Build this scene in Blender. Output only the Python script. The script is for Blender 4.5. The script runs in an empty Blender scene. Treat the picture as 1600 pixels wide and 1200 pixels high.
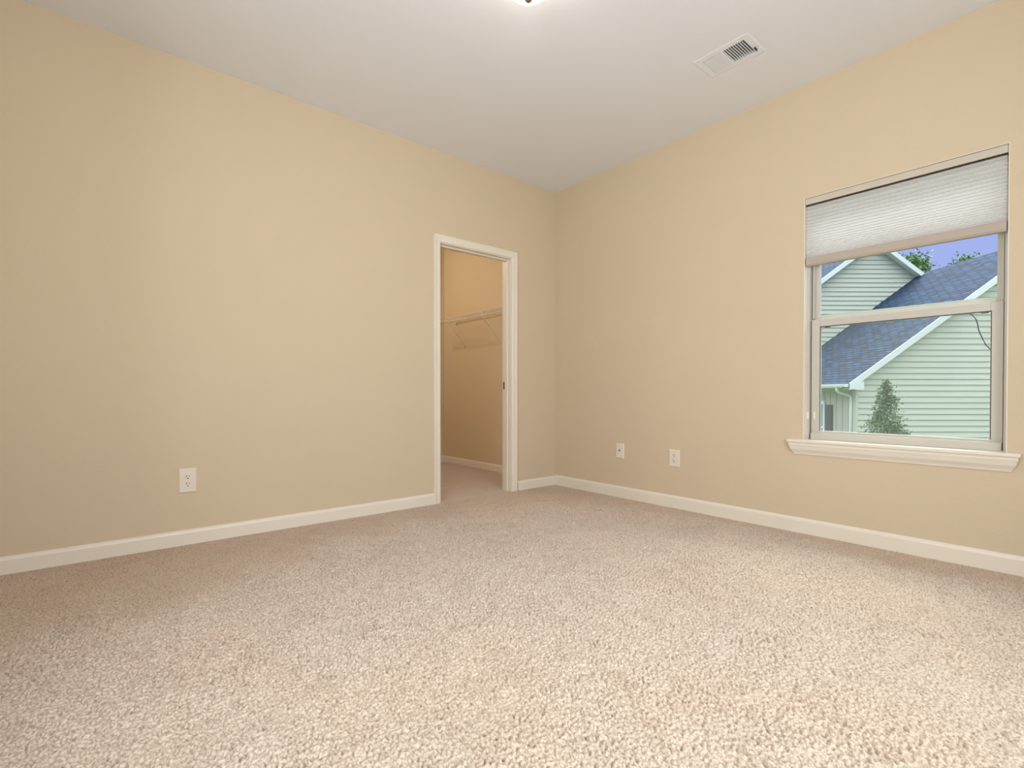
import bpy, bmesh, math, random
import numpy as np
from mathutils import Vector, Matrix
random.seed(4)
S = bpy.context.scene
COL = S.collection
R = math.radians

# ------------------------------------------------------------------ camera
cam_d = bpy.data.cameras.new('camera')
cam_d.sensor_fit = 'HORIZONTAL'; cam_d.sensor_width = 36.0
cam_d.lens = 784.0 / 1600 * 36.0
cam_d.shift_y = 23.2 / 1600
cam_d.clip_start = 0.02; cam_d.clip_end = 500
cam = bpy.data.objects.new('camera', cam_d); COL.objects.link(cam)
CAM = Vector((-3.347, -3.367, 0.857)); YAW = R(50.05)
cam.location = CAM
cam.rotation_euler = (R(90 - 0.6), 0, YAW - R(90))
S.camera = cam

# ------------------------------------------------------------------ sky
w = bpy.data.worlds.new('sky'); S.world = w; w.use_nodes = True
nt = w.node_tree; nt.nodes.clear()
def wn(t, **k):
    n = nt.nodes.new(t)
    for a, b in k.items(): setattr(n, a, b)
    return n
tc = wn('ShaderNodeTexCoord'); sep = wn('ShaderNodeSeparateXYZ')
nt.links.new(tc.outputs['Generated'], sep.inputs[0])
ramp = wn('ShaderNodeValToRGB')
ramp.color_ramp.elements[0].position = 0.0; ramp.color_ramp.elements[0].color = (0.30, 0.34, 0.33, 1)
ramp.color_ramp.elements[1].position = 1.0; ramp.color_ramp.elements[1].color = (2.6, 2.7, 2.8, 1)
for p, c in ((0.02, (0.50, 0.62, 0.95, 1)), (0.14, (0.34, 0.39, 0.72, 1)), (0.27, (0.32, 0.36, 0.70, 1)), (0.45, (1.8, 1.95, 2.1, 1))):
    e = ramp.color_ramp.elements.new(p); e.color = c
nt.links.new(sep.outputs['Z'], ramp.inputs[0])
bg = wn('ShaderNodeBackground'); bg.inputs[1].default_value = 1.25
nt.links.new(ramp.outputs[0], bg.inputs[0])
wo = wn('ShaderNodeOutputWorld'); nt.links.new(bg.outputs[0], wo.inputs[0])

# ------------------------------------------------------------------ sun, and fill lights at the added windows
def light(name, kind, loc, energy, color, **k):
    d = bpy.data.lights.new(name, kind); d.energy = energy; d.color = color
    for a, b in k.items(): setattr(d, a, b)
    o = bpy.data.objects.new(name, d); COL.objects.link(o); o.location = loc
    return o
sun = light('sun', 'SUN', (0, 0, 12), 4.6, (1.0, 0.95, 0.90), angle=R(50))
sun.rotation_euler = Vector((-0.66, 0.05, -0.75)).to_track_quat('-Z', 'Y').to_euler()
# added fill lights outside two unseen windows, behind and beside the photographer
day = light('fill_back_window', 'AREA', (-2.35, -4.42, 1.45), 63, (1.0, 1.0, 1.03), shape='RECTANGLE', size=1.5, size_y=1.5)
day.rotation_euler = Vector((-0.08, 1, 0.06)).to_track_quat('-Z', 'Y').to_euler()
day2 = light('fill_side_window', 'AREA', (-4.22, -2.75, 1.45), 34, (1.0, 1.0, 1.03), shape='RECTANGLE', size=1.2, size_y=1.3, spread=R(145))
day2.rotation_euler = Vector((1, 0.42, 0.22)).to_track_quat('-Z', 'Y').to_euler()
S.view_settings.view_transform = 'Standard'; S.view_settings.look = 'None'
S.view_settings.gamma = 1.0; S.view_settings.use_curve_mapping = False
S.view_settings.exposure = 0.0

# ------------------------------------------------------------------ materials
def srgb(r, g, b):
    f = lambda v: ((v / 255 + 0.055) / 1.055) ** 2.4 if v > 10 else v / 255 / 12.92
    return (f(r), f(g), f(b), 1)
MATS = {}
def mat(name, col, rough=0.6, metal=0.0, spec=0.5, bump=None, **extra):
    m = bpy.data.materials.new(name); m.use_nodes = True; MATS[name] = m
    n = m.node_tree.nodes; l = m.node_tree.links
    b = n['Principled BSDF']
    b.inputs['Base Color'].default_value = col
    b.inputs['Roughness'].default_value = rough
    b.inputs['Metallic'].default_value = metal
    b.inputs['Specular IOR Level'].default_value = spec
    for k, v in extra.items(): b.inputs[k.replace('_', ' ')].default_value = v
    t = n.new('ShaderNodeTexCoord')
    # faint procedural tone variation
    nz = n.new('ShaderNodeTexNoise'); nz.inputs['Scale'].default_value = 3.0; nz.inputs['Detail'].default_value = 3
    l.new(t.outputs['Object'], nz.inputs['Vector'])
    mx = n.new('ShaderNodeMix'); mx.data_type = 'RGBA'; mx.blend_type = 'MULTIPLY'
    mx.inputs['Factor'].default_value = 1.0
    mx.inputs['A'].default_value = col
    rp = n.new('ShaderNodeValToRGB'); rp.color_ramp.elements[0].color = (0.96, 0.96, 0.96, 1); rp.color_ramp.elements[1].color = (1, 1, 1, 1)
    l.new(nz.outputs['Fac'], rp.inputs[0]); l.new(rp.outputs[0], mx.inputs['B'])
    l.new(mx.outputs['Result'], b.inputs['Base Color'])
    if bump:
        sc, st, dist = bump
        n2 = n.new('ShaderNodeTexNoise'); n2.inputs['Scale'].default_value = sc; n2.inputs['Detail'].default_value = 4
        l.new(t.outputs['Object'], n2.inputs['Vector'])
        bp = n.new('ShaderNodeBump'); bp.inputs['Strength'].default_value = st; bp.inputs['Distance'].default_value = dist
        l.new(n2.outputs['Fac'], bp.inputs['Height']); l.new(bp.outputs[0], b.inputs['Normal'])
    return m
M_wall = mat('wall_paint', srgb(217, 199, 172), 0.75, bump=(90, 0.25, 0.004), spec=0.25)
M_closet = mat('closet_paint', srgb(221, 200, 165), 0.8, bump=(90, 0.2, 0.004), spec=0.2)
M_ceil = mat('ceiling_paint', srgb(238, 239, 243), 0.9, bump=(60, 0.15, 0.004), spec=0.2)
M_trim = mat('trim_paint', srgb(238, 230, 215), 0.35, spec=0.4)
M_vinyl = mat('window_vinyl', srgb(206, 200, 188), 0.4, spec=0.4)
M_plate = mat('plate_plastic', srgb(236, 226, 210), 0.35)
M_dark = mat('dark_slot', srgb(30, 22, 16), 0.7)
M_black = mat('black_metal', srgb(28, 22, 20), 0.45, metal=0.3)
M_wire = mat('wire_coating', srgb(244, 234, 214), 0.35)
M_metal = mat('brushed_nickel', srgb(150, 138, 120), 0.35, metal=0.9)
M_register = mat('register_enamel', srgb(238, 239, 243), 0.9)
M_duct = mat('duct_metal', srgb(22, 19, 16), 0.8)
M_gasket_shadow = mat('shade_gap_strip', srgb(60, 45, 34), 0.8)
M_rail = mat('shade_rail', srgb(206, 196, 180), 0.5)
M_brail = mat('shade_bottom_rail', srgb(186, 172, 158), 0.5)
M_seam = mat('shade_seam', srgb(206, 200, 192), 0.9)
M_cord = mat('cord_rubber', srgb(58, 60, 64), 0.6)
M_hwhite = mat('house_trim_white', srgb(236, 240, 232), 0.5)
M_siding = mat('siding_paint', srgb(210, 211, 191), 0.7, bump=(6, 0.2, 0.02))
M_batten = mat('board_batten_paint', srgb(196, 192, 176), 0.75)
M_shutter = mat('shutter_paint', srgb(92, 84, 84), 0.6)
M_grass = mat('grass', srgb(84, 104, 58), 0.95, bump=(20, 0.8, 0.05))
M_bark = mat('bark', srgb(94, 76, 60), 0.9, bump=(30, 0.6, 0.02))
M_leafA = mat('evergreen_leaves', srgb(104, 128, 84), 0.5)
M_leafB = mat('oak_leaves', srgb(96, 130, 66), 0.55)
M_housepane = mat('house_window_pane', srgb(112, 168, 190), 0.1)

def glass_mat():
    m = bpy.data.materials.new('window_glass'); m.use_nodes = True
    n = m.node_tree.nodes; l = m.node_tree.links; n.clear()
    tr = n.new('ShaderNodeBsdfTransparent'); tr.inputs[0].default_value = (0.95, 0.99, 0.985, 1)
    gl = n.new('ShaderNodeBsdfGlossy'); gl.inputs['Roughness'].default_value = 0.02
    fr = n.new('ShaderNodeFresnel'); fr.inputs[0].default_value = 1.08
    mx = n.new('ShaderNodeMixShader'); o = n.new('ShaderNodeOutputMaterial')
    l.new(fr.outputs[0], mx.inputs[0]); l.new(tr.outputs[0], mx.inputs[1]); l.new(gl.outputs[0], mx.inputs[2]); l.new(mx.outputs[0], o.inputs[0])
    return m
M_glass = glass_mat()

def screen_mat():
    m = bpy.data.materials.new('insect_screen_mesh'); m.use_nodes = True
    n = m.node_tree.nodes; l = m.node_tree.links; n.clear()
    tr = n.new('ShaderNodeBsdfTransparent')
    df = n.new('ShaderNodeBsdfDiffuse'); df.inputs[0].default_value = srgb(150, 150, 142)
    tl = n.new('ShaderNodeBsdfTranslucent'); tl.inputs[0].default_value = srgb(170, 170, 160)
    a = n.new('ShaderNodeMixShader'); a.inputs[0].default_value = 0.5
    mx = n.new('ShaderNodeMixShader'); mx.inputs[0].default_value = 0.10
    o = n.new('ShaderNodeOutputMaterial')
    l.new(df.outputs[0], a.inputs[1]); l.new(tl.outputs[0], a.inputs[2])
    l.new(tr.outputs[0], mx.inputs[1]); l.new(a.outputs[0], mx.inputs[2]); l.new(mx.outputs[0], o.inputs[0])
    return m
M_screen = screen_mat()

def fabric_mat():
    m = bpy.data.materials.new('shade_fabric'); m.use_nodes = True
    n = m.node_tree.nodes; l = m.node_tree.links; n.clear()
    t = n.new('ShaderNodeTexCoord'); nz = n.new('ShaderNodeTexNoise'); nz.inputs['Scale'].default_value = 220
    l.new(t.outputs['Object'], nz.inputs['Vector'])
    rp = n.new('ShaderNodeValToRGB'); rp.color_ramp.elements[0].color = srgb(251, 251, 251); rp.color_ramp.elements[1].color = srgb(254, 254, 254)
    l.new(nz.outputs['Fac'], rp.inputs[0])
    df = n.new('ShaderNodeBsdfDiffuse'); tl = n.new('ShaderNodeBsdfTranslucent')
    l.new(rp.outputs[0], df.inputs[0]); l.new(rp.outputs[0], tl.inputs[0])
    mx = n.new('ShaderNodeMixShader'); mx.inputs[0].default_value = 0.68
    o = n.new('ShaderNodeOutputMaterial')
    l.new(df.outputs[0], mx.inputs[1]); l.new(tl.outputs[0], mx.inputs[2]); l.new(mx.outputs[0], o.inputs[0])
    return m
M_fabric = fabric_mat()

def lamp_mat(strength):
    m = bpy.data.materials.new('lit_lamp_glass'); m.use_nodes = True
    b = m.node_tree.nodes['Principled BSDF']
    b.inputs['Base Color'].default_value = (0.9, 0.88, 0.84, 1); b.inputs['Roughness'].default_value = 0.25
    b.inputs['Emission Color'].default_value = (1.0, 0.95, 0.89, 1); b.inputs['Emission Strength'].default_value = strength
    return m
M_lamp = lamp_mat(12.5)
M_closetlamp = lamp_mat(2.0)

def carpet_mat():
    m = bpy.data.materials.new('beige_carpet'); m.use_nodes = True
    n = m.node_tree.nodes; l = m.node_tree.links; b = n['Principled BSDF']
    b.inputs['Roughness'].default_value = 0.95; b.inputs['Specular IOR Level'].default_value = 0.1
    b.inputs['Sheen Weight'].default_value = 0.25; b.inputs['Sheen Roughness'].default_value = 0.5
    t = n.new('ShaderNodeTexCoord')
    def noise(scale, detail=3, dist=0.0):
        z = n.new('ShaderNodeTexNoise'); z.inputs['Scale'].default_value = scale; z.inputs['Detail'].default_value = detail
        z.inputs['Distortion'].default_value = dist
        l.new(t.outputs['Object'], z.inputs['Vector']); return z
    def ramp(src, a, b_, p0=0.3, p1=0.7):
        r = n.new('ShaderNodeValToRGB'); r.color_ramp.elements[0].position = p0; r.color_ramp.elements[1].position = p1
        r.color_ramp.elements[0].color = a; r.color_ramp.elements[1].color = b_
        l.new(src, r.inputs[0]); return r
    def mul(a, b_):
        x = n.new('ShaderNodeMix'); x.data_type = 'RGBA'; x.blend_type = 'MULTIPLY'; x.inputs['Factor'].default_value = 1
        l.new(a, x.inputs['A']); l.new(b_, x.inputs['B']); return x.outputs['Result']
    base = ramp(noise(1.6, 3, 0.8).outputs['Fac'], srgb(219, 200, 182), srgb(218, 203, 186), 0.35, 0.65)
    yarn = ramp(noise(150, 2).outputs['Fac'], (0.60, 0.54, 0.49, 1), (1, 1, 1, 1), 0.34, 0.58)
    nap = ramp(noise(4.5, 4, 1.5).outputs['Fac'], (0.94, 0.93, 0.92, 1), (1, 1, 1, 1), 0.38, 0.56)
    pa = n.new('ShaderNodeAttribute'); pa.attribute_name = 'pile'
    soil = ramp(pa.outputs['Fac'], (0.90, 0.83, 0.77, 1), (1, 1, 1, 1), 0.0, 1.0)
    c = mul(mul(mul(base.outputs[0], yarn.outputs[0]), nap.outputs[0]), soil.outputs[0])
    # two small stains
    sp = n.new('ShaderNodeSeparateXYZ'); l.new(t.outputs['Object'], sp.inputs[0])
    def m_(op, a, b_=None):
        q = n.new('ShaderNodeMath'); q.operation = op
        for i, v in enumerate((a, b_)):
            if v is None: continue
            if isinstance(v, (int, float)): q.inputs[i].default_value = v
            else: l.new(v, q.inputs[i])
        return q.outputs[0]
    wob = noise(60, 2).outputs['Fac']
    for (cx, cy, ax, ay, ang) in STAINS:
        dx = m_('SUBTRACT', sp.outputs['X'], cx); dy = m_('SUBTRACT', sp.outputs['Y'], cy)
        ca, sa = math.cos(ang), math.sin(ang)
        u = m_('DIVIDE', m_('ADD', m_('MULTIPLY', dx, ca), m_('MULTIPLY', dy, sa)), ax)
        v = m_('DIVIDE', m_('SUBTRACT', m_('MULTIPLY', dy, ca), m_('MULTIPLY', dx, sa)), ay)
        d = m_('ADD', m_('ADD', m_('MULTIPLY', u, u), m_('MULTIPLY', v, v)), wob)
        r = ramp(d, (0.50, 0.44, 0.40, 1), (1, 1, 1, 1), 0.75, 1.0)
        r.color_ramp.elements[0].position = 0.7; r.color_ramp.elements[1].position = 1.0
        c = mul(c, r.outputs[0])
    l.new(c, b.inputs['Base Color'])
    bp = n.new('ShaderNodeBump'); bp.inputs['Strength'].default_value = 0.35; bp.inputs['Distance'].default_value = 0.004
    l.new(noise(260, 3).outputs['Fac'], bp.inputs['Height']); l.new(bp.outputs[0], b.inputs['Normal'])
    return m
STAINS = [(-2.66, -0.17, 0.022, 0.009, 0.3), (-0.50, -0.96, 0.05, 0.012, -0.9)]
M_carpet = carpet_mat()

def shingle_mat():
    m = bpy.data.materials.new('roof_shingles'); m.use_nodes = True
    n = m.node_tree.nodes; l = m.node_tree.links; b = n['Principled BSDF']; b.inputs['Roughness'].default_value = 0.85
    uv = n.new('ShaderNodeUVMap')
    br = n.new('ShaderNodeTexBrick'); br.inputs['Scale'].default_value = 1.0
    br.inputs['Color1'].default_value = srgb(48, 80, 118); br.inputs['Color2'].default_value = srgb(24, 42, 74)
    br.inputs['Mortar'].default_value = srgb(10, 16, 32)
    br.inputs['Mortar Size'].default_value = 0.024; br.inputs['Brick Width'].default_value = 0.36; br.inputs['Row Height'].default_value = 0.145
    l.new(uv.outputs[0], br.inputs['Vector'])
    nz = n.new('ShaderNodeTexNoise'); nz.inputs['Scale'].default_value = 5; l.new(uv.outputs[0], nz.inputs['Vector'])
    rp = n.new('ShaderNodeValToRGB'); rp.color_ramp.elements[0].color = (0.78, 0.78, 0.8, 1); rp.color_ramp.elements[1].color = (1.15, 1.15, 1.15, 1)
    rp.color_ramp.elements[0].position = 0.3; rp.color_ramp.elements[1].position = 0.7
    l.new(nz.outputs['Fac'], rp.inputs[0])
    mx = n.new('ShaderNodeMix'); mx.data_type = 'RGBA'; mx.blend_type = 'MULTIPLY'; mx.inputs['Factor'].default_value = 1
    l.new(br.outputs['Color'], mx.inputs['A']); l.new(rp.outputs[0], mx.inputs['B']); l.new(mx.outputs['Result'], b.inputs['Base Color'])
    bp = n.new('ShaderNodeBump'); bp.inputs['Strength'].default_value = 0.6; bp.inputs['Distance'].default_value = 0.02
    l.new(br.outputs['Fac'], bp.inputs['Height']); bp.invert = True; l.new(bp.outputs[0], b.inputs['Normal'])
    return m
M_shingle = shingle_mat()

# ------------------------------------------------------------------ mesh helpers
def link(name, bm, m, parent=None, smooth=False, bevel=0.0):
    me = bpy.data.meshes.new(name); bmesh.ops.recalc_face_normals(bm, faces=bm.faces)
    bm.to_mesh(me); bm.free()
    if m: me.materials.append(m)
    if smooth:
        for p in me.polygons: p.use_smooth = True
    o = bpy.data.objects.new(name, me); COL.objects.link(o)
    if parent:
        o.parent = parent
        if parent.parent is None: o.matrix_parent_inverse = Matrix.LocRotScale(parent.location, parent.rotation_euler, parent.scale).inverted()
    if bevel:
        b = o.modifiers.new('bevel', 'BEVEL'); b.width = bevel; b.segments = 2; b.limit_method = 'ANGLE'; b.angle_limit = R(40)
    return o
def empty(name, loc, rz=0):
    o = bpy.data.objects.new(name, None); COL.objects.link(o); o.location = loc; o.rotation_euler = (0, 0, rz)
    o.empty_display_size = 0.1
    return o
def tag(o, label, cat, group=None, kind=None):
    o['label'] = label; o['category'] = cat
    if group: o['group'] = group
    if kind: o['kind'] = kind
    return o
def structure(o, label, cat=None):
    o['kind'] = 'structure'; o['label'] = label
    o['category'] = cat or o.name.split('_')[0]
    return o
def box(bm, x0, x1, y0, y1, z0, z1):
    v = [bm.verts.new(p) for p in ((x0,y0,z0),(x1,y0,z0),(x1,y1,z0),(x0,y1,z0),(x0,y0,z1),(x1,y0,z1),(x1,y1,z1),(x0,y1,z1))]
    for f in ((3,2,1,0),(4,5,6,7),(0,1,5,4),(1,2,6,5),(2,3,7,6),(3,0,4,7)): bm.faces.new([v[i] for i in f])
    return v
def boxes(*bs):
    bm = bmesh.new()
    for b in bs: box(bm, *b)
    return bm
def sweep(bm, prof, frames, closed=True):
    """prof: list of (a,b); frames: list of functions (a,b)->point; caps both ends."""
    rings = [[bm.verts.new(fr(a, b)) for a, b in prof] for fr in frames]
    n = len(prof)
    for r0, r1 in zip(rings[:-1], rings[1:]):
        for i in range(n if closed else n - 1):
            bm.faces.new((r0[i], r0[(i+1) % n], r1[(i+1) % n], r1[i]))
    if closed:
        bm.faces.new(rings[0][::-1]); bm.faces.new(rings[-1])
def tube(bm, pts, r, seg=8):
    pts = [Vector(p) for p in pts]; rings = []
    for i, p in enumerate(pts):
        t = (pts[min(i+1, len(pts)-1)] - pts[max(i-1, 0)]).normalized()
        a = Vector((0, 0, 1)) if abs(t.z) < 0.9 else Vector((1, 0, 0))
        u = t.cross(a).normalized(); v = t.cross(u).normalized()
        rings.append([bm.verts.new(p + (u * math.cos(k*2*math.pi/seg) + v * math.sin(k*2*math.pi/seg)) * r) for k in range(seg)])
    for a, b in zip(rings[:-1], rings[1:]):
        for k in range(seg): bm.faces.new((a[k], a[(k+1) % seg], b[(k+1) % seg], b[k]))
    bm.faces.new(rings[0][::-1]); bm.faces.new(rings[-1])
def lathe(bm, prof, c, seg=48):
    c = Vector(c); rings = []
    for r, z in prof:
        if r < 1e-5: rings.append([bm.verts.new(c + Vector((0, 0, z)))])
        else: rings.append([bm.verts.new(c + Vector((r*math.cos(k*2*math.pi/seg), r*math.sin(k*2*math.pi/seg), z))) for k in range(seg)])
    for a, b in zip(rings[:-1], rings[1:]):
        for k in range(seg):
            k2 = (k+1) % seg
            if len(a) == 1: bm.faces.new((a[0], b[k], b[k2]))
            elif len(b) == 1: bm.faces.new((a[k], a[k2], b[0]))
            else: bm.faces.new((a[k], a[k2], b[k2], b[k]))

# ------------------------------------------------------------------ room shell
H = 2.74; XL = -4.1; YB = -4.3
WY0, WY1, WZ0, WZ1 = -3.050, -2.154, 0.560, 2.050        # window opening in the right wall
DX0, DX1, DZ = -1.275, -0.520, 2.050                     # rough door opening in the far-left wall
CX, CY1, CX0 = 0.061, 2.036, -2.3                        # closet interior
T = 0.115

def carpet():
    step = 0.004
    xs = np.arange(XL, 0.0001, step); ys = np.arange(YB, 0.0001, step)
    nx, ny = len(xs), len(ys)
    rng = np.random.default_rng(3)
    fx = np.fft.fftfreq(nx, step)[:, None]; fy = np.fft.fftfreq(ny, step)[None, :]
    fr = np.sqrt(fx**2 + fy**2)
    def band(f0, bw):
        s = np.fft.fft2(rng.standard_normal((nx, ny))) * np.exp(-((fr - f0) / bw) ** 2)
        z = np.real(np.fft.ifft2(s)); return z / z.std()
    X, Y = np.meshgrid(xs, ys, indexing='ij')
    ga = (fx*0.93 - fy*0.37); gb = (fx*0.37 + fy*0.93)      # yarn strokes lean slightly one way
    fr2 = np.sqrt(ga**2 * 0.80 + gb**2 * 1.35)
    def band2(f0, bw):
        s = np.fft.fft2(rng.standard_normal((nx, ny))) * np.exp(-((fr2 - f0) / bw) ** 2)
        z = np.real(np.fft.ifft2(s)); return z / z.std()
    n1 = 0.85 * band2(68, 20) + 0.45 * band(36, 14)
    n1 = np.where(n1 > 0.1, 0.1 + (n1 - 0.1) * 0.45, n1 * 1.7)
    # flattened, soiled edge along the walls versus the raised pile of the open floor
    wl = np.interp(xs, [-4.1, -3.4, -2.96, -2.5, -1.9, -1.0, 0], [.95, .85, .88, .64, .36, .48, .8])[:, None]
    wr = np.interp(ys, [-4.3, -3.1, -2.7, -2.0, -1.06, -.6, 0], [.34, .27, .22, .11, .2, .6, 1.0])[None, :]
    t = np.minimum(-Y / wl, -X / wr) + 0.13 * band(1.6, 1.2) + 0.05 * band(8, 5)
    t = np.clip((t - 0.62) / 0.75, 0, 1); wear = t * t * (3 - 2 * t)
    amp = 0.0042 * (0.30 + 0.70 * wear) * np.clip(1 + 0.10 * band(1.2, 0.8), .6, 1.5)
    z = n1 * amp + 0.0005 * band(6, 5)
    z = np.clip(z, -0.014, 0.005)
    edge = np.minimum(1, np.minimum(-Y, -X) / 0.03 + 0.25)
    z = z * edge
    co = np.stack([X, Y, z], -1).reshape(-1, 3)
    idx = np.arange(nx * ny).reshape(nx, ny)
    q = np.stack([idx[:-1, :-1], idx[1:, :-1], idx[1:, 1:], idx[:-1, 1:]], -1).reshape(-1, 4)
    # carpet runs on through the doorway into the closet
    ex = [(CX0, 0, 0), (CX, 0, 0), (CX, CY1, 0), (CX0, CY1, 0)]
    n0 = len(co); co = np.vstack([co, np.array(ex)]); q = np.vstack([q, [[n0, n0+1, n0+2, n0+3]]])
    me = bpy.data.meshes.new('floor')
    me.vertices.add(len(co)); me.vertices.foreach_set('co', co.astype(np.float32).ravel())
    me.loops.add(q.size); me.loops.foreach_set('vertex_index', q.astype(np.int32).ravel())
    me.polygons.add(len(q)); me.polygons.foreach_set('loop_start', np.arange(0, q.size, 4, dtype=np.int32))
    me.polygons.foreach_set('loop_total', np.full(len(q), 4, dtype=np.int32))
    me.polygons.foreach_set('use_smooth', np.ones(len(q), dtype=bool))
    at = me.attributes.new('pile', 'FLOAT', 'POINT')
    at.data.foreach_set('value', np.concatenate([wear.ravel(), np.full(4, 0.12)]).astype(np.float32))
    me.update(calc_edges=True); me.materials.append(M_carpet)
    o = bpy.data.objects.new('floor', me); COL.objects.link(o); return o
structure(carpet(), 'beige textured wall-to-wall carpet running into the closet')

# ceiling with a hole for the air register
RX0, RX1, RY0, RY1 = -0.677, -0.533, -2.096, -1.862
structure(link('ceiling', boxes((XL-.15, RX0, YB-.15, .115, H, H+.2), (RX1, .16, YB-.15, .115, H, H+.2),
    (RX0, RX1, YB-.15, RY0, H, H+.2), (RX0, RX1, RY1, .115, H, H+.2)), M_ceil), 'flat off-white ceiling with an air register')
structure(link('wall_left', boxes((XL-.15, DX0, 0, T, 0, H), (DX1, .16, 0, T, 0, H), (DX0, DX1, 0, T, DZ, H)), M_wall), 'long beige wall with the closet doorway')
structure(link('wall_right', boxes((0, .16, WY1, 0, 0, H), (0, .16, YB-.15, WY0, 0, H), (0, .16, WY0, WY1, 0, WZ0), (0, .16, WY0, WY1, WZ1, H)), M_wall), 'beige wall with the window')
BX0, BX1, BZ0, BZ1 = -3.1, -1.2, 0.75, 2.15
structure(link('wall_back', boxes((XL-.15, BX0, YB-.15, YB, 0, H), (BX1, 0, YB-.15, YB, 0, H), (BX0, BX1, YB-.15, YB, 0, BZ0), (BX0, BX1, YB-.15, YB, BZ1, H)), M_wall), 'beige wall behind the photographer')
LY0, LY1 = -3.40, -2.10
structure(link('wall_side', boxes((XL-.15, XL, YB, LY0, 0, H), (XL-.15, XL, LY1, 0, 0, H), (XL-.15, XL, LY0, LY1, 0, BZ0), (XL-.15, XL, LY0, LY1, BZ1, H)), M_wall), 'beige wall left of the photographer')
# closet shell
structure(link('wall_closet_right', boxes((CX, .16, T, CY1+.1, 0, H)), M_closet), 'tan closet side wall carrying the wire shelf')
structure(link('wall_closet_back', boxes((CX0-.1, CX, CY1, CY1+.1, 0, H)), M_closet), 'tan back wall of the closet')
structure(link('wall_closet_left', boxes((CX0-.1, CX0, T, CY1, 0, H)), M_closet), 'tan left wall of the closet')
structure(link('ceiling_closet', boxes((CX0-.1, .16, T, CY1+.1, H, H+.2)), M_ceil), 'closet ceiling', 'ceiling')

# baseboards: sloped top profile
def base_profile(h): return [(0, 0), (0.014, 0), (0.014, h-0.018), (0.011, h-0.008), (0.004, h), (0, h)]
def baseboard(name, label, p0, p1, nrm, h):
    bm = bmesh.new(); n = Vector(nrm); p0 = Vector(p0); p1 = Vector(p1)
    sweep(bm, base_profile(h), [lambda a, b, p=p0: p + n*a + Vector((0, 0, b)), lambda a, b, p=p1: p + n*a + Vector((0, 0, b))])
    structure(link(name, bm, M_trim), label)
BB = 0.084
baseboard('baseboard_left', 'white baseboard along the long wall left of the closet doorway', (XL, 0, 0), (-1.3172, 0, 0), (0, -1, 0), BB)
baseboard('baseboard_corner', 'short white baseboard between the closet doorway and the room corner', (-0.464, 0, 0), (0, 0, 0), (0, -1, 0), BB)
baseboard('baseboard_right', 'white baseboard under the window', (0, YB, 0), (0, -0.014, 0), (-1, 0, 0), BB+.008)
baseboard('baseboard_back', 'white baseboard behind the photographer', (XL, YB, 0), (-0.015, YB, 0), (0, 1, 0), BB)
baseboard('baseboard_closet', 'baseboard along the closet side wall', (CX, T, 0), (CX, CY1, 0), (-1, 0, 0), 0.078)
baseboard('baseboard_closet_back', 'baseboard along the closet back wall', (CX0, CY1, 0), (CX-.014, CY1, 0), (0, -1, 0), 0.078)

# ------------------------------------------------------------------ closet doorway: casing, jamb, stop, strike
door = structure(empty('door_1', ((DX0+DX1)/2, 0, 0)), 'white cased closet doorway', 'door')
# jamb lining 19 mm thick
JI0, JI1, JZ = -1.256, -0.539, 2.031
bm = boxes((DX0, JI0, 0, T, 0, DZ), (JI1, DX1, 0, T, 0, DZ), (JI0, JI1, 0, T, JZ, DZ)); link('jamb', bm, M_trim, door, bevel=.0008)
bm = boxes((JI0, JI0+.012, .040, .075, 0, JZ), (JI1-.012, JI1, .040, .075, 0, JZ), (JI0+.012, JI1-.012, .040, .075, JZ-.012, JZ)); link('door_stop', bm, M_trim, door, bevel=.001)
# casing: mitred moulding profile swept round the opening (both faces of the wall)
CP = [(0.0, 0.0), (0.0, 0.008), (0.006, 0.012), (0.016, 0.0135), (0.030, 0.0125), (0.046, 0.017), (0.054, 0.018), (0.057, 0.015), (0.057, 0.0)]
def casing(y, sgn, name):
    bm = bmesh.new()
    x0, x1, zt = -1.2605, -0.5345, 2.036
    fr = [lambda a, b: (x0 - a, y - sgn*b, 0), lambda a, b: (x0 - a, y - sgn*b, zt + a),
          lambda a, b: (x1 + a, y - sgn*b, zt + a), lambda a, b: (x1 + a, y - sgn*b, 0)]
    sweep(bm, CP, fr)
    return link(name, bm, M_trim, door)
casing(0, 1, 'door_casing'); casing(T, -1, 'door_casing')
bm = boxes((JI1-.0015, JI1, .079, .104, .895, .962)); sp = link('strike_plate', bm, M_black, door)
sp['label'] = 'black strike plate'
bm = boxes((JI1-.0022, JI1-.0014, .086, .097, .912, .945)); link('latch_hole', bm, M_dark, sp)

# ------------------------------------------------------------------ wire shelf in the closet
SZ = 1.712; SD = 0.305; SY1 = 1.745; SY0 = 0.14; SX = CX - SD
shelf = tag(empty('wire_shelf', (CX, (SY0+SY1)/2, SZ)), 'white coated wire shelf with braces on the closet side wall', 'shelf')
bm = bmesh.new()
tube(bm, [(SX, SY0, SZ), (SX, SY1, SZ)], .0034); tube(bm, [(CX-.012, SY0, SZ), (CX-.012, SY1, SZ)], .003)
tube(bm, [(CX-SD*.5, SY0, SZ-.006), (CX-SD*.5, SY1, SZ-.006)], .003)
link('long_rod', bm, M_wire, shelf, True)
bm = bmesh.new(); y = SY0 + .01
while y < SY1:
    tube(bm, [(SX, y, SZ+.003), (CX-.012, y, SZ+.003)], .0010, 5); y += .0254
link('deck_wires', bm, M_wire, shelf, True)
bm = bmesh.new(); tube(bm, [(SX-.002, SY0, SZ-.044), (SX-.002, SY1, SZ-.044)], .0055)
hr = link('hanging_rod', bm, M_wire, shelf, True)
for y in (1.71, 1.41, 1.12, .82, .52, .24):
    bm = bmesh.new(); tube(bm, [(SX-.004, y, SZ+.002), (SX-.006, y, SZ-.022), (SX-.003, y, SZ-.046)], .0028); link('rod_loop', bm, M_wire, hr, True)
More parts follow.
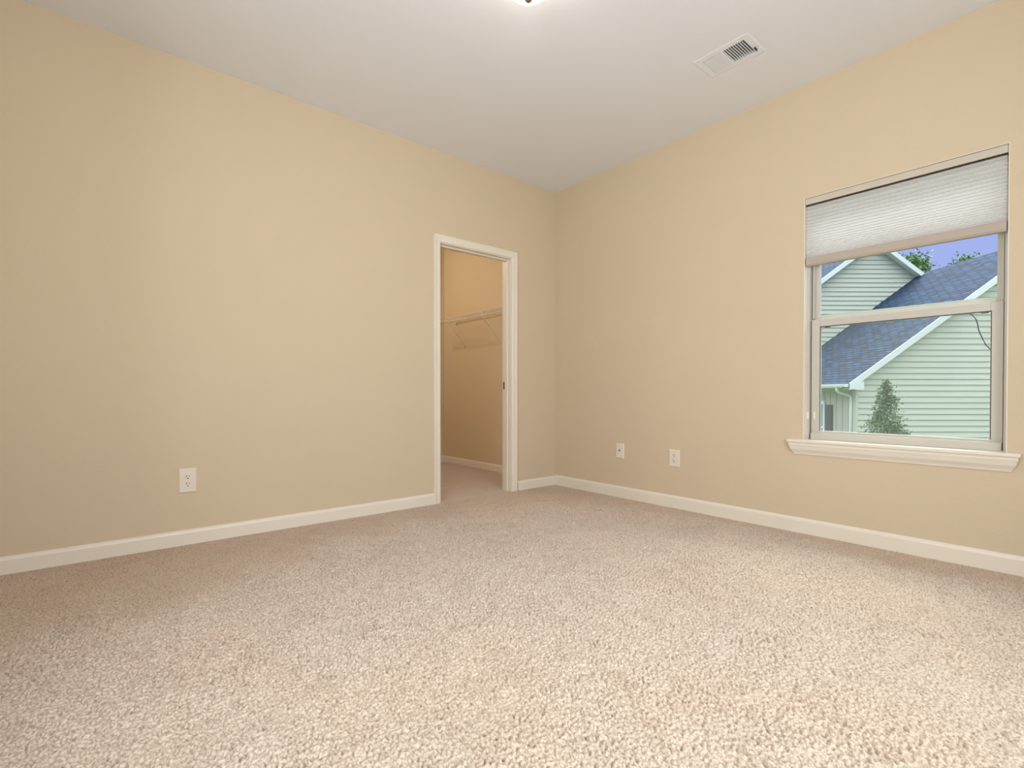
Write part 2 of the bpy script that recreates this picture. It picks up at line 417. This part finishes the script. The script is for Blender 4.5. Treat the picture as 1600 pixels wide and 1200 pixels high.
for y in (1.53, .87, .22):
    bm = bmesh.new(); tube(bm, [(SX+.012, y, SZ-.012), (SX+.03, y+.005, SZ-.03), (CX-.012, y+.04, SZ-.285), (CX-.004, y+.04, SZ-.29)], .0042)
    box(bm, CX-.004, CX, y+.03, y+.05, SZ-.31, SZ-.272)
    link('brace', bm, M_wire, shelf, True)
bm = boxes((CX-.026, CX, SY1-.012, SY1+.014, SZ-.018, SZ+.014), ); tube(bm, [(SX, SY1-.003, SZ), (CX-.012, SY1-.003, SZ)], .0034)
box(bm, SX-.008, SX+.006, SY1-.006, SY1+.010, SZ-.048, SZ+.006)
link('end_bracket', bm, M_wire, shelf)

# closet lamp (out of view above the doorway)
cl = tag(empty('ceiling_light', (-1.30, 1.50, H)), 'small round closet ceiling light', 'lamp')
bm = bmesh.new(); lathe(bm, [(0, 0), (.09, 0), (.09, -.02), (0, -.021)], (-1.30, 1.50, H), 32); link('base', bm, M_metal, cl)
bm = bmesh.new(); lathe(bm, [(.085, -.02), (.08, -.05), (.06, -.08), (.03, -.095), (0, -.10)], (-1.30, 1.50, H), 32); link('lamp_shade', bm, M_closetlamp, cl, True)
light('closet_bulb', 'POINT', (-1.30, 1.50, H-.17), 22.0, (1.0, 0.90, 0.76), shadow_soft_size=.05)

# ------------------------------------------------------------------ main ceiling lamp
LX, LY = -1.836, -1.678
lamp = tag(empty('ceiling_light', (LX, LY, H)), 'lit round glass dome light on the bedroom ceiling', 'lamp')
bm = bmesh.new(); lathe(bm, [(0, 0), (.120, 0), (.124, -.008), (.120, -.022), (.105, -.028), (0, -.028)], (LX, LY, H)); link('base', bm, M_metal, lamp, True)
bm = bmesh.new(); lathe(bm, [(.108*math.cos(a), -.026-.088*math.sin(a)) for a in [i*math.pi/2/14 for i in range(15)]], (LX, LY, H)); link('lamp_shade', bm, M_lamp, lamp, True)
bm = bmesh.new(); lathe(bm, [(0, -.110), (.010, -.112), (.017, -.117), (.017, -.122), (.009, -.130), (0, -.132)], (LX, LY, H), 20); link('finial', bm, M_metal, lamp, True)

# ------------------------------------------------------------------ ceiling register
reg = tag(empty('air_register', ((RX0+RX1)/2, (RY0+RY1)/2, H)), 'white metal ceiling air register with dark louvre slots', 'vent')
bm = bmesh.new()
ox, oy = .038, .042
prof = [(0, .0), (0, -.002), (.003, -.0022), (.030, -.0022), (.038, -.0004), (.038, 0)]
def regframe(a, b, cx, cy): return (cx, cy, b)
corners = [(RX0, RY0, -1, -1), (RX1, RY0, 1, -1), (RX1, RY1, 1, 1), (RX0, RY1, -1, 1)]
rings = [[bm.verts.new((cx + sx*a, cy + sy*a*1.1, H + b)) for a, b in prof] for cx, cy, sx, sy in corners]
for i in range(4):
    r0, r1 = rings[i], rings[(i+1) % 4]
    for k in range(len(prof)): bm.faces.new((r0[k], r0[(k+1) % 6], r1[(k+1) % 6], r1[k]))
link('frame', bm, M_register, reg)
link('duct', boxes((RX0-.0, RX1+.0, RY0, RY1, H+.12, H+.125), (RX0-.004, RX0, RY0, RY1, H+.02, H+.12), (RX1, RX1+.004, RY0, RY1, H+.02, H+.12),
                   (RX0, RX1, RY0-.004, RY0, H+.02, H+.12), (RX0, RX1, RY1, RY1+.004, H+.02, H+.12)), M_duct, reg)
YM = -1.975
for k in range(9):
    y = RY0 + .008 + k*.0127
    bm = bmesh.new(); h = .018
    sweep(bm, [(0, -.003), (.0042, -.003), (.0042+.006, h), (.009, h)], [lambda a, b, y=y: (RX0, y+a, H+b), lambda a, b, y=y: (RX1, y+a, H+b)])
    link('louvre', bm, M_register, reg)
for k in range(9):
    y = YM + .004 + k*.0127
    bm = bmesh.new()
    sweep(bm, [(0, -.005), (.0165, -.003), (.0165, -.0022), (0, -.0042)], [lambda a, b, y=y: (RX0, min(y+a, RY1), H+b), lambda a, b, y=y: (RX1, min(y+a, RY1), H+b)])
    link('louvre', bm, M_register, reg)
link('centre_bar', boxes((RX0, RX1, YM-.003, YM+.005, H-.006, H+.01)), M_register, reg)
link('damper_lever', boxes((RX1-.05, RX1-.02, RY0-.018, RY0-.014, H-.016, H-.006)), M_dark, reg)

# ------------------------------------------------------------------ wall plates
def outlet(name, pos, face, wdt, hgt, kind, label):
    """pos on the wall plane; face: 'y' plate looks to -y, 'x' plate looks to -x"""
    e = empty(name, pos, 0 if face == 'y' else -math.pi/2)
    # local: x across, -y outwards, z up;  for 'x' faces rotate so that -y -> -x
    def P(bm, nm, m, parent, **k):
        for v in bm.verts:
            x, y, z = v.co
            if face == 'x': x, y = y, -x
            v.co = Vector((x, y, z)) + Vector(pos)
        return link(nm, bm, m, parent, **k)
    bm = bmesh.new(); t = .0078; c = .005
    lo = [(-wdt/2, -hgt/2), (wdt/2, -hgt/2), (wdt/2, hgt/2), (-wdt/2, hgt/2)]
    r0 = [bm.verts.new((x, 0, z)) for x, z in lo]; r1 = [bm.verts.new((x, -t*.45, z)) for x, z in lo]
    r2 = [bm.verts.new((x - math.copysign(c, x), -t, z - math.copysign(c, z))) for x, z in lo]
    for a, b in ((r0, r1), (r1, r2)):
        for k in range(4): bm.faces.new((a[k], a[(k+1) % 4], b[(k+1) % 4], b[k]))
    bm.faces.new(r2); bm.faces.new(r0[::-1])
    P(bm, 'cover_plate', M_plate, e)
    def disc(cx, cz, r, y0, y1, flat=0, seg=28):
        bm = bmesh.new(); a = []; b = []
        for k in range(seg):
            t_ = 2*math.pi*k/seg; x = cx + r*math.cos(t_); z = cz + r*math.sin(t_)
            if flat: z = max(min(z, cz+flat), cz-flat)
            a.append(bm.verts.new((x, y0, z))); b.append(bm.verts.new((x, y1, z)))
        for k in range(seg): bm.faces.new((a[k], a[(k+1) % seg], b[(k+1) % seg], b[k]))
        bm.faces.new(b); bm.faces.new(a[::-1]); return bm
    if kind == 'duplex':
        for cz in (.0205, -.0205):
            rr = P(disc(0, cz, .0172, -t+.001, -t-.0022, .0145), 'receptacle', M_plate, e)
            bm = bmesh.new()
            box(bm, -.0085, -.0055, -t-.0026, -t-.0018, cz, cz+.0095); box(bm, .0055, .0082, -t-.0026, -t-.0018, cz+.001, cz+.0085)
            P(bm, 'slot', M_dark, rr); P(disc(0, cz-.0085, .0032, -t-.0018, -t-.0026), 'ground_hole', M_dark, rr)
        P(disc(0, 0, .0030, -t, -t-.0012), 'screw', M_plate, e)
    else:
        P(disc(0, .004, .0065, -t, -t-.006), 'jack', M_metal, e); P(disc(0, .004, .0036, -t-.0055, -t-.0066), 'jack_hole', M_dark, e)
        for cz in (.042, -.042): P(disc(0, cz, .003, -t, -t-.001), 'screw', M_plate, e)
    return tag(e, label, 'outlet' if kind == 'duplex' else 'wall plate')
outlet('wall_outlet', (-2.932, 0, .364), 'y', .086, .137, 'duplex', 'ivory duplex outlet low on the long left wall')
outlet('wall_jack', (0, -.764, .384), 'x', .080, .124, 'jack', 'ivory plate with one small dark jack, nearer the room corner')
outlet('wall_outlet', (0, -1.270, .373), 'x', .086, .128, 'duplex', 'ivory duplex outlet on the window wall, nearer the window')

# ------------------------------------------------------------------ the window
win = structure(empty('window_1', (.08, (WY0+WY1)/2, WZ0)), 'single-hung white vinyl window with a deep sill', 'window')
SILL = .575
link('window_reveal', boxes((.001, .09, WY1-.004, WY1, SILL, WZ1), (.001, .09, WY0, WY0+.004, SILL, WZ1), (.001, .09, WY0+.004, WY1-.004, WZ1-.004, WZ1)), M_trim, win)
a0, a1 = WY0+.004, WY1-.004
# vinyl unit frame
link('window_frame', boxes((.050, .155, a0, a0+.0145, SILL, WZ1-.004), (.050, .155, a1-.0100, a1, SILL, WZ1-.004), (.050, .155, a0+.02, a1-.02, WZ1-.04, WZ1-.004),
     (.050, .072, a0+.02, a1-.02, SILL, .6165), (.072, .155, a0+.02, a1-.02, SILL, .600)), M_vinyl, win, bevel=.0015)
link('weatherstrip', boxes((.085, .100, a0+.0145, -3.027, .62, 1.31), (.085, .100, -2.173, a1-.0100, .62, 1.31)), M_gasket_shadow, win)  # dark strips added to stand in for shade in the sash gaps
def sash(name, x0, x1, y0, y1, z0, z1, st, top, bot, parent):
    s = link(name, boxes((x0, x1, y0, y0+st, z0, z1), (x0, x1, y1-st, y1, z0, z1), (x0, x1, y0+st, y1-st, z1-top, z1), (x0, x1, y0+st, y1-st, z0, z0+bot)), M_vinyl, parent, bevel=.002)
    return s
ls = sash('lower_sash', .074, .104, -3.027, -2.173, .601, 1.311, .047, .046, .028, win)
bm = boxes((.086, .090, -3.027+.047, -2.173-.047, .629, 1.265)); link('glass_pane', bm, M_glass, ls)
# dark glazing gasket round the lower pane
bm = boxes((.0735, .0755, -2.985, -2.982, .629, 1.268), (.0735, .0755, -2.985, -2.220, 1.2645, 1.268), (.0735, .0755, -2.223, -2.220, .629, 1.268))
link('glazing_gasket', bm, M_gasket_shadow, ls)
us = sash('upper_sash', .108, .136, -3.045+.016, -2.176, 1.285, 2.005, .030, .04, .040, win)
bm = boxes((.120, .124, -2.999, -2.206, 1.325, 1.966)); link('glass_pane', bm, M_glass, us)
# narrow balance tracks beside the upper sash
link('sash_track', boxes((.080, .100, a1-.026, a1-.020, 1.32, 2.0), (.080, .100, a0+.020, a0+.026, 1.32, 2.0)), M_vinyl, win)
for (x, y) in ((.0435, -2.164), (.0675, -2.192)):
    bm = boxes((x, x+.0065, y-.006, y+.006, .70, .745), (x-.004, x, y-.004, y+.004, .705, .728)); link('vent_latch', bm, M_wire, win, bevel=.001)
# screen outside the lower half
sc = link('insect_screen', boxes((.1405, .1410, -3.02, -2.185, .61, 1.33)), M_screen, win)
link('screen_frame', boxes((.138, .146, -3.03, -3.012, .60, 1.345), (.138, .146, -2.192, -2.175, .60, 1.345), (.138, .146, -3.012, -2.192, 1.328, 1.345), (.138, .146, -3.012, -2.192, .600, .613)), M_vinyl, sc)
for y in (-2.25, -2.955): link('screen_clip', boxes((.1060, .112, y-.014, y+.014, 1.262, 1.272)), M_dark, sc)
# stool and apron
bm = bmesh.new()
pr = [(-.034, SILL-.019), (-.037, SILL-.014), (-.037, SILL-.005), (-.034, SILL)]
# stool: nose projects past the opening on both sides
sweep(bm, [(0, SILL-.019)] + pr + [(0, SILL)], [lambda a, b: (a, -3.100, b), lambda a, b: (a, -2.073, b)])
box(bm, 0, .05, WY0, WY1, SILL-.015, SILL)
link('window_sill', bm, M_trim, win, bevel=.001)
bm = bmesh.new()
# apron: crown profile with returned (tapering) ends
ap = [(0, -.072), (-.006, -.072), (-.010, -.060), (-.022, -.040), (-.027, -.022), (-.030, -.014), (-.030, 0), (0, 0)]
def ap_end(side):
    def f(a, b):
        y = -3.092 if side < 0 else -2.081
        return (a, y - side*(.030 + a)*1.0, SILL-.019 + b)
    return f
sweep(bm, ap, [ap_end(-1), ap_end(1)])
link('apron', bm, M_trim, win)

# cord hanging inside the lower pane
bm = bmesh.new()
cp = [(.112, -2.893, 1.268), (.112, -2.905, 1.262), (.112, -2.922, 1.235), (.112, -2.929, 1.205), (.112, -2.932, 1.180), (.112, -2.945, 1.140), (.112, -2.958, 1.105), (.112, -2.972, 1.085), (.112, -2.985, 1.065)]
tube(bm, cp, .0023, 8)
tag(link('hanging_cord', bm, M_cord, None, True), 'thin dark cord looping down behind the lower window pane', 'cord')

# ------------------------------------------------------------------ cellular shade
sh = tag(empty('cellular_shade', (.02, (WY0+WY1)/2, WZ1)), 'white pleated cellular shade pulled half way down over the window', 'window shade')
y0, y1 = WY0+.006, WY1-.006
link('headrail', boxes((-.001, .046, y0, y1, 2.005, 2.043)), M_rail, sh, bevel=.002)
link('gap_shadow_strip', boxes((.002, .044, y0, y1, 2.0445, 2.0455), (.004, .04, y0, y1, 2.001, 2.0045)), M_gasket_shadow, sh)
def pleats():
    bm = bmesh.new()
    zs = [2.001]; p = .0245
    while zs[-1] > 1.687:
        zs.append(zs[-1] - p); p *= .952 if zs[-1] > 1.75 else .93
        p = max(p, .008)
    zs[-1] = 1.684
    for s in (-1, 1):
        pts = []; c = .022
        for i in range(len(zs)-1):
            za, zb = zs[i], zs[i+1]
            pts += [(c + s*.002, za), (c + s*.015, za-(za-zb)*.45), (c + s*.015, za-(za-zb)*.55)]
        pts.append((c + s*.002, zs[-1]))
        r0 = [bm.verts.new((x, y0+.003, z)) for x, z in pts]; r1 = [bm.verts.new((x, y1-.003, z)) for x, z in pts]
        for k in range(len(pts)-1): bm.faces.new((r0[k], r0[k+1], r1[k+1], r1[k]))
    return bm
link('pleated_fabric', pleats(), M_fabric, sh)
bm = bmesh.new(); z = 2.001; p = .0245
while z > 1.70:
    z -= p; p = max(p * (.952 if z > 1.75 else .93), .008)
    if z > 1.69: box(bm, .0165, .0275, y0+.003, y1-.003, z-.0019, z+.0019)
link('pleat_seams', bm, M_seam, sh)
bm = bmesh.new()
sweep(bm, [(.004, 1.686), (.002, 1.676), (.002, 1.645), (.008, 1.634), (.036, 1.634), (.042, 1.645), (.042, 1.686)], [lambda a, b: (a, y0+.003, b), lambda a, b: (a, y1-.003, b)])
link('bottom_rail', bm, M_brail, sh, bevel=.001)

# added unseen windows behind and beside the photographer (simple frames for the fill lights)
for nm, bxs, pane, lb in (('window_added_back', [(BX0, BX0+.05, YB-.12, YB-.06, BZ0, BZ1), (BX1-.05, BX1, YB-.12, YB-.06, BZ0, BZ1), (BX0+.05, BX1-.05, YB-.12, YB-.06, BZ1-.05, BZ1), (BX0+.05, BX1-.05, YB-.12, YB-.06, BZ0, BZ0+.05), (-2.175, -2.125, YB-.12, YB-.06, BZ0+.05, BZ1-.05)],
                    [(BX0+.05, -2.175, YB-.09, YB-.086, BZ0+.05, BZ1-.05), (-2.125, BX1-.05, YB-.09, YB-.086, BZ0+.05, BZ1-.05)], 'added unseen wide window behind the photographer'),
                   ('window_3', [(XL-.12, XL-.06, LY0, LY0+.05, BZ0, BZ1), (XL-.12, XL-.06, LY1-.05, LY1, BZ0, BZ1), (XL-.12, XL-.06, LY0+.05, LY1-.05, BZ1-.05, BZ1), (XL-.12, XL-.06, LY0+.05, LY1-.05, BZ0, BZ0+.05)],
                    [(XL-.09, XL-.086, LY0+.05, LY1-.05, BZ0+.05, BZ1-.05)], 'added unseen window in the wall left of the photographer')):
    e = structure(empty(nm, (bxs[0][0], bxs[0][2], BZ0)), lb, 'window')
    link('window_frame', boxes(*bxs), M_vinyl, e)
    for p in pane: link('glass_pane', boxes(p), M_glass, e)

# ------------------------------------------------------------------ outdoors: everything in a frame (r, f, z) turned by the yaw of the neighbour's lot
Fv = Vector((math.cos(YAW), math.sin(YAW), 0)); Rv = Vector((math.sin(YAW), -math.cos(YAW), 0)); O = Vector((CAM.x, CAM.y, 0))
def W3(r, f, z): return O + Rv*r + Fv*f + Vector((0, 0, z))
def obox(bm, r0, r1, f0, f1, z0, z1):
    vs = box(bm, r0, r1, f0, f1, z0, z1)
def outlink(name, bm, m, parent=None, **k):
    for v in bm.verts: v.co = W3(*v.co)
    return link(name, bm, m, parent, **k)
GZ = -2.1
bm = bmesh.new(); g = [bm.verts.new(p) for p in ((-40, 5.2, GZ), (90, 5.2, GZ), (90, 120, GZ), (-40, 120, GZ))]; bm.faces.new(g)
tag(outlink('lawn', bm, M_grass), 'green lawn outside around the neighbouring house', 'lawn', kind='structure')

house = tag(empty('house', W3(16.15, 18, GZ), YAW), 'neighbouring house with pale lap siding and blue-grey shingle roofs', 'house')
E_R, E_Z, P_R, P_Z = 10.06, 1.150, 16.15, 5.600          # eave tip and ridge of the main gable
SL = (P_Z-E_Z)/(P_R-E_R)
WR = 10.48; FW = 15.3; FR = 15.0; LAP = .178
def gable_siding(bm, f, peak_r, peak_z, sl, rl, rr, zb, lap):
    """lapped boards filling a gable wall at depth f; peak_z is the underside of the roof at the peak"""
    z = zb
    def ext(z):
        d = (peak_z - z)/sl
        return max(rl, peak_r - d), min(rr, peak_r + d)
    while z < peak_z - .02:
        z1 = min(z + lap, peak_z - .01)
        (a0_, b0_), (a1_, b1_) = ext(z), ext(z1)
        v = [bm.verts.new(p) for p in ((a0_, f-.034, z), (b0_, f-.034, z), (b1_, f-.002, z1), (a1_, f-.002, z1), (a0_, f+.05, z), (b0_, f+.05, z), (b1_, f+.05, z1), (a1_, f+.05, z1))]
        for q in ((0,1,2,3), (4,7,6,5), (0,4,5,1), (0,3,7,4), (1,5,6,2), (3,2,6,7)): bm.faces.new([v[i] for i in q])
        z += lap
# main gable wall: lap lines as counted in the photograph
bm = bmesh.new(); gable_siding(bm, FW, P_R, P_Z-.16, SL, WR, 2*P_R-WR, GZ+.02, LAP); outlink('siding', bm, M_siding, house)
# taller wing behind
P2R, P2Z, SL2 = 14.20, 6.92, .745; FW2 = 19.9; FR2 = 19.6
bm = bmesh.new(); gable_siding(bm, FW2, P2R, P2Z-.16, SL2, 9.3, 19.1, GZ+.05, LAP); outlink('siding', bm, M_siding, house)
# side wall, board and batten
bm = bmesh.new(); obox(bm, WR, WR+.1, FW+.06, FW2, GZ, E_Z-.02)
outlink('board_wall', bm, M_batten, house)
f = FW + .32
while f < FW2-.1:
    bm = bmesh.new(); obox(bm, WR-.022, WR, f-.025, f+.025, GZ, .92); outlink('batten', bm, M_batten, house); f += .305
bm = bmesh.new(); obox(bm, WR-.03, WR, FW+.05, FW2, .92, 1.06); outlink('frieze_board', bm, M_batten, house)
bm = bmesh.new(); obox(bm, WR-.03, WR+.05, FW-.045, FW, GZ, .98); obox(bm, WR-.03, WR, FW, FW+.1, GZ, .98); outlink('corner_board', bm, M_siding, house)
def roofslope(name, r0, z0, r1, z1, f0, f1, th=.12):
    me_bm = bmesh.new(); uvl = me_bm.loops.layers.uv.new('UVMap')
    L = math.hypot(r1-r0, z1-z0)
    v = [me_bm.verts.new(p) for p in ((r0, f0, z0), (r1, f0, z1), (r1, f1, z1), (r0, f1, z0))]
    fc = me_bm.faces.new(v)
    for lp, uv in zip(fc.loops, ((0, 0), (0, L), (f1-f0, L), (f1-f0, 0))): lp[uvl].uv = uv
    w_ = [me_bm.verts.new((p.co.x, p.co.y, p.co.z-th)) for p in v]
    me_bm.faces.new(w_[::-1])
    for k in range(4): me_bm.faces.new((v[k], v[(k+1) % 4], w_[(k+1) % 4], w_[k]))
    return outlink(name, me_bm, M_shingle, house)
roofslope('roof', E_R, E_Z, P_R, P_Z, FR, FW2+.0)
roofslope('roof', 2*P_R-E_R, E_Z, P_R, P_Z, FR, FW2+.0)
roofslope('roof', P2R-5.3, P2Z-5.3*SL2, P2R, P2Z, FR2, 30)
roofslope('roof', P2R+5.3, P2Z-5.3*SL2, P2R, P2Z, FR2, 30)
# rake boards and soffits
def rake(pr_, pz, sl, half, fr_, fw_, name='rake_board'):
    for s in (-1, 1):
        bm = bmesh.new()
        for (d0, d1, ff0, ff1) in ((.005, -.20, fr_-.03, fr_),):
            pts = [(pr_, pz+d0), (pr_+s*half, pz-half*sl+d0), (pr_+s*half, pz-half*sl+d1), (pr_, pz+d1)]
            a = [bm.verts.new((x, ff0, z)) for x, z in pts]; b = [bm.verts.new((x, ff1, z)) for x, z in pts]
            bm.faces.new(a); bm.faces.new(b[::-1])
            for k in range(4): bm.faces.new((a[k], b[k], b[(k+1) % 4], a[(k+1) % 4]))
        outlink(name, bm, M_hwhite, house)
        bm = bmesh.new()
        pts = [(pr_, pz-.125), (pr_+s*half, pz-half*sl-.125), (pr_+s*half, pz-half*sl-.15), (pr_, pz-.15)]
        a = [bm.verts.new((x, fr_, z)) for x, z in pts]; b = [bm.verts.new((x, fw_-.003, z)) for x, z in pts]
        bm.faces.new(a); bm.faces.new(b[::-1])
        for k in range(4): bm.faces.new((a[k], b[k], b[(k+1) % 4], a[(k+1) % 4]))
        outlink('soffit', bm, M_hwhite, house)
rake(P_R, P_Z, SL, P_R-E_R-.02, FR, FW)
rake(P2R, P2Z, SL2, 5.3, FR2, FW2)
# eave return box at the corner, gutter and downspout
bm = bmesh.new(); obox(bm, 10.10, WR-.0, FR-.035, FW+.02, .985, 1.14)
v = box(bm, 10.24, 10.50, FR-.038, FW-.03, .975, 1.21); outlink('eave_return', bm, M_hwhite, house)
bm = bmesh.new(); obox(bm, 10.05, WR, FW+.02, FW2, 1.03, 1.05); outlink('soffit', bm, M_hwhite, house)
bm = bmesh.new()
gp = [(9.93, 1.15), (9.945, 1.15), (9.95, 1.07), (10.04, 1.065), (10.045, 1.05), (9.95, 1.05), (9.935, 1.09)]
sweep(bm, gp, [lambda a, b: (a, FR+.0, b), lambda a, b: (a, FW2, b)])
obox(bm, 9.94, 10.05, FR-.01, FR+.0, 1.05, 1.15); outlink('gutter', bm, M_hwhite, house)
bm = bmesh.new(); tube(bm, [(10.0, 15.45, 1.07), (10.0, 15.45, .97), (10.04, 15.45, .90), (10.34, 15.42, .80), (10.41, 15.42, .74), (10.41, 15.42, .6), (10.41, 15.42, GZ+.1), (10.30, 15.42, GZ+.04)], .042, 10)
outlink('downspout', bm, M_hwhite, house, smooth=True)
# side window with shutter
hw = bmesh.new(); obox(hw, WR-.05, WR-.022, 16.76, 17.9, .50, .62); obox(hw, WR-.045, WR-.018, 16.76, 16.84, -1.0, .50); obox(hw, WR-.045, WR-.018, 17.8, 17.88, -1.0, .50)
obox(hw, WR-.045, WR-.018, 16.84, 17.8, -.30, -.24); obox(hw, WR-.045, WR-.018, 16.84, 17.8, -1.05, -1.0)
hwo = outlink('window', hw, M_hwhite, house)
bm = bmesh.new(); obox(bm, WR-.03, WR-.012, 16.84, 17.8, -1.0, .5); outlink('pane', bm, M_housepane, hwo)
bm = bmesh.new(); obox(bm, WR-.05, WR-.02, 16.37, 16.70, -1.05, .49)
for k in range(30): obox(bm, WR-.056, WR-.05, 16.40, 16.67, -1.02+k*.05, -1.02+k*.05+.03)
outlink('shutter', bm, M_shutter, house)

# ------------------------------------------------------------------ trees
def leaf_quad(bm, c, s, rnd):
    n = Vector((rnd.gauss(0, 1), rnd.gauss(0, 1), rnd.gauss(0, 1) + .4)).normalized()
    u = n.orthogonal().normalized(); v = n.cross(u); a = rnd.uniform(0, 6.28)
    u, v = u*math.cos(a)+v*math.sin(a), v*math.cos(a)-u*math.sin(a)
    p = [c - u*s, c - v*s*.42 + n*s*.08, c + u*s, c + v*s*.42 + n*s*.08]
    bm.faces.new([bm.verts.new(q) for q in p])
def conifer():
    rnd = random.Random(8); r0, f0 = 9.70, 13.0; top = 1.20; h = top - GZ
    e = tag(empty('evergreen_tree', W3(r0, f0, GZ)), 'small pointed evergreen tree in front of the neighbouring siding', 'tree')
    bm = bmesh.new(); tube(bm, [W3(r0, f0, GZ), W3(r0+.02, f0, GZ+h*.5), W3(r0, f0, top-.05)], .03); link('trunk', bm, M_bark, e, True)
    bm = bmesh.new()
    clumps = []
    for i in range(330):
        t = rnd.random()**.8                                # distance down from the top
        rad = (.03 + .80*t**.95) * rnd.uniform(.25, 1.0)**.6
        a = rnd.uniform(0, 6.283)
        clumps.append(Vector((math.cos(a)*rad, math.sin(a)*rad, top - .05 - t*h*.93 + rad*.12)))
    for c in clumps:
        k = 26; s = .05 + .03*min(1, (top - c.z))
        for j in range(k):
            q = c + Vector((rnd.gauss(0, 1), rnd.gauss(0, 1), rnd.gauss(0, .8))) * s * .95
            leaf_quad(bm, W3(r0, f0, 0) + Vector(q), rnd.uniform(.028, .05), rnd)
    for j in range(60):
        leaf_quad(bm, W3(r0+rnd.gauss(0, .015), f0, top - .12 + rnd.uniform(-.1, .12)), .026, rnd)
    link('foliage', bm, M_leafA, e)
conifer()
def tree(r0, f0, top, w_, seed, label):
    rnd = random.Random(seed)
    e = tag(empty('leafy_tree', W3(r0, f0, GZ)), label, 'tree')
    bm = bmesh.new(); tube(bm, [W3(r0, f0, GZ), W3(r0+.3, f0, top*.4), W3(r0, f0, top-1)], .22, 10)
    for k in range(9):
        a = rnd.uniform(0, 6.28); z = rnd.uniform(top*.35, top*.85)
        tube(bm, [W3(r0, f0, z), W3(r0+math.cos(a)*w_*.7, f0+math.sin(a)*w_*.7, z+1.6)], .06, 6)
    link('trunk', bm, M_bark, e, True)
    bm = bmesh.new()
    for i in range(130):
        t = rnd.random(); a = rnd.uniform(0, 6.28)
        rad = w_ * math.sin(min(1, t*1.15+.12)*math.pi*.62) * rnd.uniform(.2, 1)**.5
        c = Vector((math.cos(a)*rad, math.sin(a)*rad, top - .2 - t*top*.62))
        for j in range(45):
            q = c + Vector((rnd.gauss(0, 1), rnd.gauss(0, 1), rnd.gauss(0, 1)))*.36
            leaf_quad(bm, W3(r0, f0, 0) + q, rnd.uniform(.10, .2), rnd)
    link('foliage', bm, M_leafB, e)
tree(31.9, 40, 11.75, 1.9, 3, 'leafy treetop showing left of the main roof ridge')
tree(43.3, 48, 13.9, 1.9, 11, 'leafy treetop peeking over the middle of the main roof ridge')
